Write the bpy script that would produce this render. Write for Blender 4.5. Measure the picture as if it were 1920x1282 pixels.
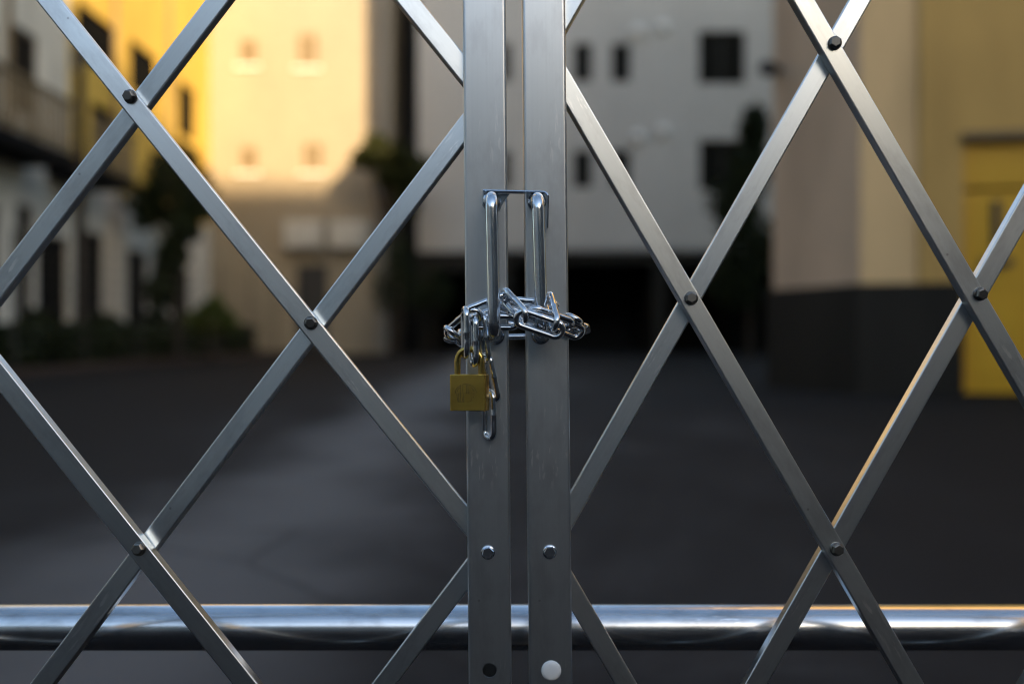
import bpy, bmesh, math, random
from mathutils import Vector, Matrix, noise as mnoise

for _o in list(bpy.data.objects):
    bpy.data.objects.remove(_o, do_unlink=True)
SC = bpy.context.scene
COL = SC.collection
R = math.radians

# ------------------------------------------------------------------ camera
CAMZ = 0.60
FPX = 1920 * 35.0 / 36.0
cam = bpy.data.cameras.new('camera')
cam.lens = 35.0
cam.sensor_width = 36.0
cam.clip_start = 0.05
cam.clip_end = 2000.0
cam.dof.use_dof = True
cam.dof.focus_distance = 0.925
cam.dof.aperture_fstop = 2.0
cam_ob = bpy.data.objects.new('camera', cam)
COL.objects.link(cam_ob)
cam_ob.location = (0, 0, CAMZ)
cam_ob.rotation_euler = (R(90), 0, 0)
SC.camera = cam_ob

# ------------------------------------------------------------------ light
SUN_EL = 12.0
SUN_AZ = 23.7          # the light travels forward and to the left by this angle
world = bpy.data.worlds.new('World')
SC.world = world
world.use_nodes = True
wt = world.node_tree
wt.nodes.clear()
sky = wt.nodes.new('ShaderNodeTexSky')
sky.sky_type = 'NISHITA'
sky.sun_disc = False
sky.sun_elevation = R(SUN_EL)
sky.sun_rotation = R(180 - SUN_AZ)
sky.air_density = 1.0
sky.dust_density = 1.3
sky.ozone_density = 1.0
bg = wt.nodes.new('ShaderNodeBackground')
bg.inputs['Strength'].default_value = 0.12
wo = wt.nodes.new('ShaderNodeOutputWorld')
wt.links.new(sky.outputs[0], bg.inputs[0])
wt.links.new(bg.outputs[0], wo.inputs[0])

sl = bpy.data.lights.new('sun', 'SUN')
sl.energy = 3.7
sl.angle = R(0.5)
sl.color = (1.0, 0.74, 0.43)
sun = bpy.data.objects.new('sun', sl)
COL.objects.link(sun)
a, e = R(SUN_AZ), R(SUN_EL)
sun.rotation_euler = Vector((-math.sin(a) * math.cos(e), math.cos(a) * math.cos(e), -math.sin(e))).to_track_quat('-Z', 'Y').to_euler()
sun.location = (20, -40, 30)

vs = SC.view_settings
vs.view_transform = 'Standard'
vs.look = 'None'
vs.gamma = 1.0
vs.exposure = 1.65
SC.render.engine = 'CYCLES'
SC.cycles.use_denoising = True
SC.cycles.filter_width = 1.1
SC.cycles.max_bounces = 8
SC.cycles.glossy_bounces = 5
SC.cycles.diffuse_bounces = 4


# ------------------------------------------------------------------ helpers
def P(px, py, d):
    """where the point seen at photo pixel px, py stands, d metres ahead"""
    return Vector(((px - 960) * d / FPX, d, CAMZ - (py - 641) * d / FPX))


def ground_z(y):
    return 0.29 * min(1.0, max(0.0, (y - 4.0) / 22.0))


WM = {}


def root(name, label, cat, loc, group=None):
    o = bpy.data.objects.new(name, None)
    o.empty_display_size = 0.1
    COL.objects.link(o)
    o.location = loc
    WM[o.name] = Matrix.Translation(loc)
    o['label'] = label
    o['category'] = cat
    if group:
        o['group'] = group
    return o


def tag(o, label, cat, group=None):
    o['label'] = label
    o['category'] = cat
    if group:
        o['group'] = group
    return o


class MB:
    """collects faces for ONE mesh"""
    def __init__(self):
        self.v, self.f, self.s = [], [], []

    def add(self, vs, fs, smooth=False):
        n = len(self.v)
        self.v += [tuple(p) for p in vs]
        self.f += [tuple(i + n for i in f) for f in fs]
        self.s += [smooth] * len(fs)
        return self

    def box(self, x0, x1, y0, y1, z0, z1, M=None):
        vs = [Vector((x, y, z)) for z in (z0, z1) for x, y in ((x0, y0), (x1, y0), (x1, y1), (x0, y1))]
        if M is not None:
            vs = [M @ p for p in vs]
        return self.add(vs, [(3, 2, 1, 0), (4, 5, 6, 7), (0, 1, 5, 4), (1, 2, 6, 5), (2, 3, 7, 6), (3, 0, 4, 7)])

    def tube(self, path, rad, n=12, closed=False, caps=True, smooth=True):
        path = [Vector(p) for p in path]
        m = len(path)
        rads = rad if isinstance(rad, (list, tuple)) else [rad] * m
        tang = []
        for i in range(m):
            if closed:
                t = path[(i + 1) % m] - path[i - 1]
            else:
                t = path[min(i + 1, m - 1)] - path[max(i - 1, 0)]
            tang.append(t.normalized())
        up = Vector((0, 0, 1)) if abs(tang[0].z) < 0.9 else Vector((0, 1, 0))
        u = tang[0].cross(up).normalized()
        rings = []
        for i in range(m):
            t = tang[i]
            u = (u - t * u.dot(t)).normalized()
            w = t.cross(u)
            rings.append([path[i] + (u * math.cos(2 * math.pi * k / n) + w * math.sin(2 * math.pi * k / n)) * rads[i] for k in range(n)])
        vs = [p for r in rings for p in r]
        fs = []
        for i in range(m if closed else m - 1):
            j = (i + 1) % m
            off = 0
            if closed and j == 0:
                best = min(range(n), key=lambda q: (rings[0][q] - rings[i][0]).length)
                off = best
            for k in range(n):
                fs.append((i * n + k, i * n + (k + 1) % n, j * n + (k + 1 + off) % n, j * n + (k + off) % n))
        self.add(vs, fs, smooth)
        if not closed and caps:
            self.add(rings[0], [tuple(reversed(range(n)))])
            self.add(rings[-1], [tuple(range(n))])
        return self

    def lathe(self, prof, M, n=24, smooth=True):
        """prof: (radius, height) pairs; axis = local z of M"""
        vs = []
        for r, h in prof:
            for k in range(n):
                t = 2 * math.pi * k / n
                vs.append(M @ Vector((r * math.cos(t), r * math.sin(t), h)))
        fs = []
        for i in range(len(prof) - 1):
            for k in range(n):
                fs.append((i * n + k, i * n + (k + 1) % n, (i + 1) * n + (k + 1) % n, (i + 1) * n + k))
        self.add(vs, fs, smooth)
        if prof[-1][0] > 1e-6:
            self.add(vs[-n:], [tuple(range(n))])
        return self

    def prism(self, prof, x0, x1, M=None, caps=True, smooth=False):
        """profile in local (y, z), extruded along local x"""
        n = len(prof)
        vs = [Vector((x, p[0], p[1])) for x in (x0, x1) for p in prof]
        if M is not None:
            vs = [M @ p for p in vs]
        fs = [(k, (k + 1) % n, n + (k + 1) % n, n + k) for k in range(n)]
        self.add(vs, fs, smooth)
        if caps:
            self.add(vs[:n], [tuple(reversed(range(n)))])
            self.add(vs[n:], [tuple(range(n))])
        return self

    def mesh(self, name, fix=True):
        me = bpy.data.meshes.new(name)
        me.from_pydata(self.v, [], self.f)
        me.polygons.foreach_set('use_smooth', self.s)
        if fix:
            bm = bmesh.new()
            bm.from_mesh(me)
            bmesh.ops.recalc_face_normals(bm, faces=bm.faces)
            bm.to_mesh(me)
            bm.free()
        me.update()
        return me

    def build(self, name, mat, parent=None, M=None, fix=True):
        return link(name, self.mesh(name, fix), mat, parent, M)


def link(name, me, mat, parent=None, M=None):
    """M = where the mesh's own frame stands in the world"""
    o = bpy.data.objects.new(name, me)
    COL.objects.link(o)
    if mat and not me.materials:
        me.materials.append(mat)
    M = Matrix.Identity(4) if M is None else M
    if parent is not None:
        o.parent = parent
        o.matrix_parent_inverse = WM[parent.name].inverted()
    o.matrix_basis = M
    WM[o.name] = M.copy()
    return o


def rrect(w, h, r, n=4):
    pts = []
    for cx, cy, a0 in ((w / 2 - r, h / 2 - r, 0), (-w / 2 + r, h / 2 - r, 90), (-w / 2 + r, -h / 2 + r, 180), (w / 2 - r, -h / 2 + r, 270)):
        for k in range(n + 1):
            t = R(a0 + 90 * k / n)
            pts.append((cx + r * math.cos(t), cy + r * math.sin(t)))
    return pts


def frame(ex, ey, ez, o):
    M = Matrix.Identity(4)
    for c, v in enumerate((ex, ey, ez, o)):
        M[0][c], M[1][c], M[2][c] = v
    return M


# ------------------------------------------------------------------ materials
def new_mat(name):
    m = bpy.data.materials.new(name)
    m.use_nodes = True
    nt = m.node_tree
    b = nt.nodes['Principled BSDF']
    return m, nt, b


def node(nt, typ, **kw):
    n = nt.nodes.new(typ)
    for k, v in kw.items():
        if k in n.inputs:
            n.inputs[k].default_value = v
        else:
            setattr(n, k, v)
    return n


def obj_coord(nt, scale=(1, 1, 1)):
    tc = node(nt, 'ShaderNodeTexCoord')
    mp = node(nt, 'ShaderNodeMapping')
    mp.inputs['Scale'].default_value = scale
    nt.links.new(tc.outputs['Object'], mp.inputs[0])
    return mp.outputs[0]


def ramp(nt, fac, stops):
    r = node(nt, 'ShaderNodeValToRGB')
    el = r.color_ramp.elements
    while len(el) < len(stops):
        el.new(0.5)
    for e_, (p, c) in zip(el, stops):
        e_.position = p
        e_.color = (c, c, c, 1) if isinstance(c, (int, float)) else (*c, 1)
    nt.links.new(fac, r.inputs[0])
    return r.outputs[0]


def mixc(nt, fac, c1, c2):
    m = node(nt, 'ShaderNodeMix', data_type='RGBA')
    for s, c in ((6, c1), (7, c2)):
        if hasattr(c, 'is_linked'):
            nt.links.new(c, m.inputs[s])
        else:
            m.inputs[s].default_value = (*c, 1)
    if hasattr(fac, 'is_linked'):
        nt.links.new(fac, m.inputs[0])
    else:
        m.inputs[0].default_value = fac
    return m.outputs[2]


def metal(name, col, rough, brush=(2, 140, 140), var=0.12, scratches=True, dirt=(0.25, 0.25, 0.26), spots=0.0):
    m, nt, b = new_mat(name)
    b.inputs['Metallic'].default_value = 1.0
    n1 = node(nt, 'ShaderNodeTexNoise', Scale=4.0, Detail=3.0)
    nt.links.new(obj_coord(nt, brush), n1.inputs['Vector'])
    n2 = node(nt, 'ShaderNodeTexNoise', Scale=9.0, Detail=5.0)
    nt.links.new(obj_coord(nt), n2.inputs['Vector'])
    dark = tuple(c * (1 - var) for c in col)
    c = mixc(nt, n1.outputs[0], col, dark)
    if scratches:
        # scattered pale/dark specks and short scuffs
        vo = node(nt, 'ShaderNodeTexVoronoi', Scale=85.0)
        nt.links.new(obj_coord(nt), vo.inputs['Vector'])
        dot = ramp(nt, vo.outputs['Distance'], [(0.0, 1.0), (0.07, 1.0), (0.12, 0.0)])
        nm = node(nt, 'ShaderNodeTexNoise', Scale=17.0, Detail=2.0)
        nt.links.new(obj_coord(nt), nm.inputs['Vector'])
        gate = ramp(nt, nm.outputs[0], [(0.62, 0.0), (0.66, 1.0)])
        mu = node(nt, 'ShaderNodeMath', operation='MULTIPLY')
        nt.links.new(dot, mu.inputs[0])
        nt.links.new(gate, mu.inputs[1])
        c = mixc(nt, mu.outputs[0], c, dirt)
    if scratches:
        ns = node(nt, 'ShaderNodeTexNoise', Scale=14.0, Detail=8.0, Roughness=0.65)
        nt.links.new(obj_coord(nt, (1.0, 2.5, 2.5)), ns.inputs['Vector'])
        c = mixc(nt, ramp(nt, ns.outputs[0], [(0.50, 0.0), (0.78, 0.7)]), c, dirt)
        # pale hairline scratches in a few places
        nh = node(nt, 'ShaderNodeTexNoise', Scale=55.0, Detail=3.0)
        nt.links.new(obj_coord(nt, (1.0, 7.0, 7.0)), nh.inputs['Vector'])
        hair = ramp(nt, nh.outputs[0], [(0.60, 0.0), (0.66, 1.0)])
        nq = node(nt, 'ShaderNodeTexNoise', Scale=7.0, Detail=2.0)
        nt.links.new(obj_coord(nt), nq.inputs['Vector'])
        where = ramp(nt, nq.outputs[0], [(0.56, 0.0), (0.68, 0.8)])
        mh = node(nt, 'ShaderNodeMath', operation='MULTIPLY')
        nt.links.new(hair, mh.inputs[0])
        nt.links.new(where, mh.inputs[1])
        c = mixc(nt, mh.outputs[0], c, tuple(min(1.0, k_ * 1.4) for k_ in col))
    nt.links.new(c, b.inputs['Base Color'])
    b.inputs['Roughness'].default_value = rough
    return m


def plaster(name, col, var=0.12, rough=0.8, scale=1.5, streak=True, spec=0.3):
    var = max(var, 0.2)
    m, nt, b = new_mat(name)
    n1 = node(nt, 'ShaderNodeTexNoise', Scale=scale, Detail=6.0)
    nt.links.new(obj_coord(nt, (1, 1, 0.35) if streak else (1, 1, 1)), n1.inputs['Vector'])
    f = ramp(nt, n1.outputs[0], [(0.3, 0.0), (0.7, 1.0)])
    nt.links.new(mixc(nt, f, tuple(c * (1 - var) for c in col), tuple(min(1, c * (1 + var * 0.6)) for c in col)), b.inputs['Base Color'])
    b.inputs['Roughness'].default_value = rough
    b.inputs['Specular IOR Level'].default_value = spec
    n2 = node(nt, 'ShaderNodeTexNoise', Scale=60.0, Detail=3.0)
    nt.links.new(obj_coord(nt), n2.inputs['Vector'])
    bp = node(nt, 'ShaderNodeBump', Strength=0.15, Distance=0.004)
    nt.links.new(n2.outputs[0], bp.inputs['Height'])
    nt.links.new(bp.outputs[0], b.inputs['Normal'])
    return m


def tiles(name, col, mortar, w=0.20, h=0.10, rough=0.5):
    m, nt, b = new_mat(name)
    tc = node(nt, 'ShaderNodeTexCoord')
    sp = node(nt, 'ShaderNodeSeparateXYZ')
    cb = node(nt, 'ShaderNodeCombineXYZ')
    nt.links.new(tc.outputs['Object'], sp.inputs[0])
    nt.links.new(sp.outputs[0], cb.inputs[0])
    nt.links.new(sp.outputs[2], cb.inputs[1])
    br = node(nt, 'ShaderNodeTexBrick', Scale=1.0)
    br.offset = 0.0
    br.inputs['Color1'].default_value = (*col, 1)
    br.inputs['Color2'].default_value = (*[c * 0.86 for c in col], 1)
    br.inputs['Mortar'].default_value = (*mortar, 1)
    br.inputs['Mortar Size'].default_value = 0.012
    br.inputs['Brick Width'].default_value = w
    br.inputs['Row Height'].default_value = h
    nt.links.new(cb.outputs[0], br.inputs['Vector'])
    n1 = node(nt, 'ShaderNodeTexNoise', Scale=0.6, Detail=5.0)
    nt.links.new(obj_coord(nt, (1, 1, 0.5)), n1.inputs['Vector'])
    f = ramp(nt, n1.outputs[0], [(0.3, 0.0), (0.7, 0.35)])
    nt.links.new(mixc(nt, f, br.outputs[0], tuple(c * 0.6 for c in col)), b.inputs['Base Color'])
    b.inputs['Roughness'].default_value = rough
    return m


def leaves(name, c1, c2):
    m, nt, b = new_mat(name)
    oi = node(nt, 'ShaderNodeNewGeometry')
    f = oi.outputs['Random Per Island']
    nt.links.new(mixc(nt, f, c1, c2), b.inputs['Base Color'])
    b.inputs['Roughness'].default_value = 0.55
    b.inputs['Specular IOR Level'].default_value = 0.3
    tr = node(nt, 'ShaderNodeBsdfTranslucent')
    nt.links.new(mixc(nt, f, tuple(c * 1.3 for c in c1), tuple(c * 1.3 for c in c2)), tr.inputs[0])
    mx = node(nt, 'ShaderNodeMixShader')
    mx.inputs[0].default_value = 0.3
    nt.links.new(b.outputs[0], mx.inputs[1])
    nt.links.new(tr.outputs[0], mx.inputs[2])
    nt.links.new(mx.outputs[0], nt.nodes['Material Output'].inputs[0])
    return m


def plain(name, col, rough=0.5, metallic=0.0, spec=0.5, var=0.15, scale=20.0):
    m, nt, b = new_mat(name)
    n1 = node(nt, 'ShaderNodeTexNoise', Scale=scale, Detail=4.0)
    nt.links.new(obj_coord(nt), n1.inputs['Vector'])
    nt.links.new(mixc(nt, n1.outputs[0], tuple(c * (1 - var) for c in col), tuple(min(1, c * (1 + var)) for c in col)), b.inputs['Base Color'])
    b.inputs['Roughness'].default_value = rough
    b.inputs['Metallic'].default_value = metallic
    b.inputs['Specular IOR Level'].default_value = spec
    return m


def asphalt():
    m, nt, b = new_mat('asphalt')
    v = obj_coord(nt)
    n1 = node(nt, 'ShaderNodeTexNoise', Scale=0.9, Detail=8.0, Roughness=0.68, Distortion=0.6)
    nt.links.new(obj_coord(nt, (1.0, 0.55, 1.0)), n1.inputs['Vector'])
    patch = ramp(nt, n1.outputs[0], [(0.32, (0.012, 0.0125, 0.0135)), (0.52, (0.025, 0.026, 0.0275)), (0.70, (0.062, 0.064, 0.067))])
    n2 = node(nt, 'ShaderNodeTexNoise', Scale=140.0, Detail=3.0)
    nt.links.new(v, n2.inputs['Vector'])
    grit = ramp(nt, n2.outputs[0], [(0.40, 0.0), (0.80, 0.5)])
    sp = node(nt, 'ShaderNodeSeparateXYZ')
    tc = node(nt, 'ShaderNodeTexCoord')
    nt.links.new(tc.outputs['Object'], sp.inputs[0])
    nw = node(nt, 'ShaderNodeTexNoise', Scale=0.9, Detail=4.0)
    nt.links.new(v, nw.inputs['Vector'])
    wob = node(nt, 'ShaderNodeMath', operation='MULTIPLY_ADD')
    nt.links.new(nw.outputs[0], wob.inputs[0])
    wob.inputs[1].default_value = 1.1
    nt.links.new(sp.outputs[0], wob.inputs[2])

    def x_band(x0, half):
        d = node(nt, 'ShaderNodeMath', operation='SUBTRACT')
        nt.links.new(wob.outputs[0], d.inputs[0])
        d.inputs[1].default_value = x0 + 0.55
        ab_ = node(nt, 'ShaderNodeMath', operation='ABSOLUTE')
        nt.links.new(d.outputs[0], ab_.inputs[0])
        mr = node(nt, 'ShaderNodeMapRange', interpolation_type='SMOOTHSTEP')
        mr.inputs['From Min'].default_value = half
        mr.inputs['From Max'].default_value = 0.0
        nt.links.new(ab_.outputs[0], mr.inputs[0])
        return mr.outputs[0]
    vignetted_col = mixc(nt, x_band(-0.2, 2.8), (0.0070, 0.0074, 0.0080), patch)  # sides darkened: lens vignette painted into the asphalt colour
    pale_band = node(nt, 'ShaderNodeMath', operation='MULTIPLY')
    nt.links.new(x_band(-0.85, 0.7), pale_band.inputs[0])
    pale_band.inputs[1].default_value = 0.95
    vignetted_col = mixc(nt, pale_band.outputs[0], vignetted_col, (0.125, 0.128, 0.130))
    # a few cracks
    vc = node(nt, 'ShaderNodeTexVoronoi', Scale=0.55, feature='DISTANCE_TO_EDGE')
    nd = node(nt, 'ShaderNodeTexNoise', Scale=2.0, Detail=4.0)
    nt.links.new(v, nd.inputs['Vector'])
    nt.links.new(mixc(nt, 0.12, v, nd.outputs['Color']), vc.inputs['Vector'])
    crack = ramp(nt, vc.outputs['Distance'], [(0.0, 0.35), (0.010, 0.0)])
    vignetted_col = mixc(nt, crack, vignetted_col, (0.008, 0.008, 0.008))
    nt.links.new(mixc(nt, grit, vignetted_col, mixc(nt, 0.5, vignetted_col, (0.07, 0.07, 0.07))), b.inputs['Base Color'])
    b.inputs['Roughness'].default_value = 0.92
    b.inputs['Specular IOR Level'].default_value = 0.12
    bp = node(nt, 'ShaderNodeBump', Strength=0.5, Distance=0.004)
    nt.links.new(n2.outputs[0], bp.inputs['Height'])
    nt.links.new(bp.outputs[0], b.inputs['Normal'])
    return m


M_ALU = metal('brushed_aluminium', (0.78, 0.82, 0.83), 0.28, scratches=True, var=0.10, dirt=(0.45, 0.46, 0.47))
M_POST = metal('post_aluminium', (0.80, 0.84, 0.86), 0.30, scratches=True, var=0.08, dirt=(0.56, 0.57, 0.59))
M_CHROME = metal('zinc_plate', (0.80, 0.86, 0.92), 0.17, brush=(20, 20, 20), var=0.2, scratches=True, dirt=(0.3, 0.3, 0.32))
M_CHAIN = metal('zinc_chain', (0.86, 0.90, 0.94), 0.10, brush=(60, 60, 60), var=0.25, scratches=True, dirt=(0.25, 0.25, 0.27))
M_GALV = metal('galvanised_pipe', (0.90, 0.94, 0.98), 0.235, brush=(1.2, 60, 60), var=0.5, scratches=True, dirt=(0.2, 0.2, 0.2))
M_BOLT = metal('dark_bolt', (0.22, 0.215, 0.20), 0.36, brush=(80, 80, 80), var=0.3, scratches=False)
M_BRASS = metal('brass', (1.0, 0.66, 0.14), 0.27, brush=(60, 60, 700), var=0.25, scratches=True, dirt=(0.25, 0.16, 0.03))
M_BRASS2 = metal('brass_shackle', (0.74, 0.53, 0.15), 0.20, brush=(60, 60, 60), var=0.2, scratches=False)
M_ENGRAVE = plain('engraved_brass', (0.07, 0.045, 0.012), 0.5)
M_NYLON = plain('white_nylon', (0.78, 0.78, 0.76), 0.4, var=0.03)
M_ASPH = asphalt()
M_GRAYTILE = tiles('grey_tile', (0.62, 0.59, 0.54), (0.44, 0.42, 0.385))
M_CREAM = tiles('cream_tile', (0.35, 0.29, 0.20), (0.29, 0.24, 0.165))
M_ROW = plaster('yellow_plaster', (0.66, 0.44, 0.085))
M_ROWUP = plaster('off_white_plaster', (0.72, 0.68, 0.58))
M_ROWLOW = plaster('white_plaster', (0.66, 0.63, 0.56))
M_PINK = plaster('pink_plaster', (0.57, 0.405, 0.27))
M_BEIGE = plaster('beige_plaster', (0.72, 0.50, 0.25))
M_OCHRE = plaster('ochre_plaster', (0.58, 0.365, 0.115))
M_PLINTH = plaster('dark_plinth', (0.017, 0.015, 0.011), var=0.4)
M_YDOOR = plain('yellow_paint', (0.64, 0.35, 0.009), 0.5, var=0.10, scale=3.0)
M_DARKMETAL = plain('dark_bronze', (0.03, 0.028, 0.026), 0.45)
M_GLASSDARK = plain('dark_glass', (0.006, 0.007, 0.007), 0.3, spec=0.12)
M_NEARBLACK = plain('tar', (0.008, 0.008, 0.009), 0.85, spec=0.12)
M_VOID = plain('dark_interior', (0.010, 0.010, 0.010), 0.9, spec=0.0)
M_BLIND = plain('window_blind', (0.15, 0.105, 0.05), 0.6)
M_CREAMFRAME = plain('cream_frame', (0.37, 0.30, 0.20), 0.5)
M_CASING = plain('aged_casing', (0.55, 0.53, 0.47), 0.5)
M_LEAFT = leaves('olive_leaves', (0.020, 0.030, 0.007), (0.055, 0.060, 0.012))
M_WHITE = plain('white_enamel', (0.75, 0.74, 0.70), 0.45)
M_SLAT = plaster('slat_wood', (0.22, 0.165, 0.095))
M_CONC = plaster('concrete', (0.30, 0.29, 0.27))
M_FAR = plaster('weathered_concrete', (0.14, 0.135, 0.13))
M_BLACK = plain('soot_concrete', (0.018, 0.018, 0.018), 0.8)  # near-black all over, for garage walls, ceiling and alley wall
M_SOIL = plaster('brown_soil', (0.026, 0.017, 0.010), var=0.4, streak=False)
M_KERB = plaster('kerb_stone', (0.06, 0.038, 0.028))
M_BARK = plaster('bark', (0.035, 0.026, 0.018), var=0.4)
M_LEAFD = leaves('dark_leaves', (0.012, 0.020, 0.007), (0.032, 0.045, 0.014))
M_LEAFG = leaves('green_leaves', (0.040, 0.065, 0.012), (0.10, 0.12, 0.02))

# ------------------------------------------------------------------ ground
g = MB()
xs = [-300, -60, -20, -9, 0, 9, 20, 60, 300]
ys = [-300, -60, -10, 0, 4, 10, 16, 22, 26, 40, 100, 400]
vs_ = [(x, y, ground_z(y)) for y in ys for x in xs]
nx = len(xs)
g.add(vs_, [(j * nx + i, j * nx + i + 1, (j + 1) * nx + i + 1, (j + 1) * nx + i) for j in range(len(ys) - 1) for i in range(nx - 1)])
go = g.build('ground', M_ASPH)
go['kind'] = 'structure'


def strip(name, pts, mat, h):
    """ground-following raised strip through left/right point pairs"""
    m = MB()
    vs = []
    for (xa, ya, xb, yb) in pts:
        for x, y in ((xa, ya), (xb, yb)):
            vs.append((x, y, ground_z(y) - 0.05))
            vs.append((x, y, ground_z(y) + h))
    fs = []
    for i in range(len(pts) - 1):
        q, s = i * 4, (i + 1) * 4
        fs += [(q + 1, q + 3, s + 3, s + 1), (q, q + 1, s + 1, s), (q + 2, s + 2, s + 3, q + 3)]
    n = len(vs)
    fs += [(0, 2, 3, 1), (n - 4, n - 3, n - 1, n - 2)]
    m.add(vs, fs)
    o = m.build(name, mat)
    o['kind'] = 'structure'
    return o


strip('planting_bed', [(-8.18, 10, -6.9, 10), (-8.18, 18, -6.7, 18), (-8.18, 26.9, -5.6, 26.9)], M_SOIL, 0.07)
tr = MB().box(-5.0, 5.0, -3.0, 1.65, -0.05, 0.006)  # unseen near-black strip added to darken reflections in the pipe and posts
tr_o = tr.build('tarred_threshold', M_NEARBLACK)
tr_o['kind'] = 'structure'
strip('kerb', [(-6.895, 10, -6.75, 10), (-6.695, 18, -6.55, 18), (-5.595, 26.9, -5.45, 26.9)], M_KERB, 0.11)


# ------------------------------------------------------------------ buildings
def wall_mesh(m, o, u, n, W, H, holes, deep=0.18, v0=0.0):
    """front face of a wall with openings and their reveals; u along, n outward"""
    o, u, n = Vector(o), Vector(u).normalized(), Vector(n).normalized()
    z = Vector((0, 0, 1))
    us = sorted({0.0, W} | {max(0.0, min(W, h[k])) for h in holes for k in (0, 1)})
    vsx = sorted({v0, H} | {h[k] for h in holes for k in (2, 3)})
    Q = lambda a_, b_, d=0.0: o + u * a_ + z * b_ - n * d
    for i in range(len(us) - 1):
        for j in range(len(vsx) - 1):
            cu, cv = (us[i] + us[i + 1]) / 2, (vsx[j] + vsx[j + 1]) / 2
            if any(h[0] < cu < h[1] and h[2] < cv < h[3] for h in holes):
                continue
            m.add([Q(us[i], vsx[j]), Q(us[i + 1], vsx[j]), Q(us[i + 1], vsx[j + 1]), Q(us[i], vsx[j + 1])], [(0, 1, 2, 3)])
    for h in holes:
        d = h[4] if len(h) > 4 else deep
        a0, a1, b0, b1 = h[:4]
        c = [(a0, b0), (a1, b0), (a1, b1), (a0, b1)]
        for k in range(4):
            p, q = c[k], c[(k + 1) % 4]
            m.add([Q(*p), Q(*q), Q(*q, d), Q(*p, d)], [(0, 1, 2, 3)])
    return m


def shell(m, o, u, n, W, H, D):
    """roof, sides and back of a building behind its front wall"""
    o, u, n = Vector(o), Vector(u).normalized(), Vector(n).normalized()
    z = Vector((0, 0, H))
    a_, b_, c_, d_ = o, o + u * W, o + u * W - n * D, o - n * D
    for p, q in ((b_, c_), (c_, d_), (d_, a_)):
        m.add([p, q, q + z, p + z], [(0, 1, 2, 3)])
    m.add([a_ + z, b_ + z, c_ + z, d_ + z], [(0, 1, 2, 3)])


def window(parent, o, u, n, hole, deep=0.13, pane=None, fmat=None, bars=1, name='window'):
    o, u, n = Vector(o), Vector(u).normalized(), Vector(n).normalized()
    a0, a1, b0, b1 = hole[:4]
    M = frame(u, -n, Vector((0, 0, 1)), o + u * a0 - n * deep + Vector((0, 0, b0)))
    w, h = a1 - a0, b1 - b0
    f = MB()
    t = 0.05
    f.box(0.002, t, -0.03, 0.03, 0.002, h - 0.002)
    f.box(w - t, w - 0.002, -0.03, 0.03, 0.002, h - 0.002)
    f.box(t, w - t, -0.028, 0.03, 0.002, t)
    f.box(t, w - t, -0.028, 0.03, h - t, h - 0.002)
    for k in range(bars):
        x = w * (k + 1) / (bars + 1)
        f.box(x - 0.02, x + 0.02, -0.026, 0.03, t, h - t)
    fo = f.build(name, fmat or M_DARKMETAL, parent, M)
    p = MB().box(t * 0.7, w - t * 0.7, 0.005, 0.02, t * 0.7, h - t * 0.7)
    p.build('pane', pane or M_GLASSDARK, fo, M)
    return fo


# --- grey tiled building straight ahead
FY = 27.0
gx0 = -2.55
gb = root('grey_building', 'grey tiled building with small dark windows above a dark open garage', 'building', (gx0, FY, 0))
O, U, N = (gx0, FY, 0), (1, 0, 0), (0, -1, 0)
small = []
for x0, x1 in ((-0.55, -0.02), (1.66, 2.17), (2.70, 3.22)):
    small += [(x0 - gx0, x1 - gx0, 7.65, 8.70), (x0 - gx0, x1 - gx0, 4.78, 5.80)]
big = [(5.06 - gx0, 6.33 - gx0, 7.60, 9.03), (5.08 - gx0, 6.36 - gx0, 4.72, 6.08)]
garage = [(0.3, 2.2, 0.0, 2.5, 5.0), (2.6, 6.4, 0.0, 2.75, 5.0), (6.75, 10.6, 0.0, 2.75, 5.0)]
m = MB()
wall_mesh(m, O, U, N, 14.5, 13.0, small + big, v0=3.05)
shell(m, O, U, N, 14.5, 13.0, 9.0)
m.build('wall', M_GRAYTILE, gb, fix=False)
m = MB()
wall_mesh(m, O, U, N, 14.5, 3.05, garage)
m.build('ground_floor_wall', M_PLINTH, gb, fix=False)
for h in small:
    window(gb, O, U, N, h, bars=0)
for h in big:
    window(gb, O, U, N, h, bars=1)
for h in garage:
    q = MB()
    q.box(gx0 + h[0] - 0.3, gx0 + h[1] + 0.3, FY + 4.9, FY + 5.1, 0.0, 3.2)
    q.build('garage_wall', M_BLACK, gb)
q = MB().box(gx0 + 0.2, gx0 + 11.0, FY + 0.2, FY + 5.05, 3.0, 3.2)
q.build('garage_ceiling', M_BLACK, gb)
MB().box(gx0 + 2.3, gx0 + 10.9, FY - 0.06, FY - 0.002, 3.06, 3.16).build('ledge', M_CONC, gb)
for (px, py) in ((1196, 60), (1242, 52), (1196, 258), (1242, 246)):
    c = P(px, py, FY)
    v = MB()
    v.lathe([(0.17, 0.0), (0.17, 0.05), (0.15, 0.11), (0.09, 0.16), (0.0, 0.18)], frame(Vector((1, 0, 0)), Vector((0, 0, 1)), Vector((0, -1, 0)), c + Vector((0, -0.002, 0))), 16)
    v.build('vent_hood', M_WHITE, gb)

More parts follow.
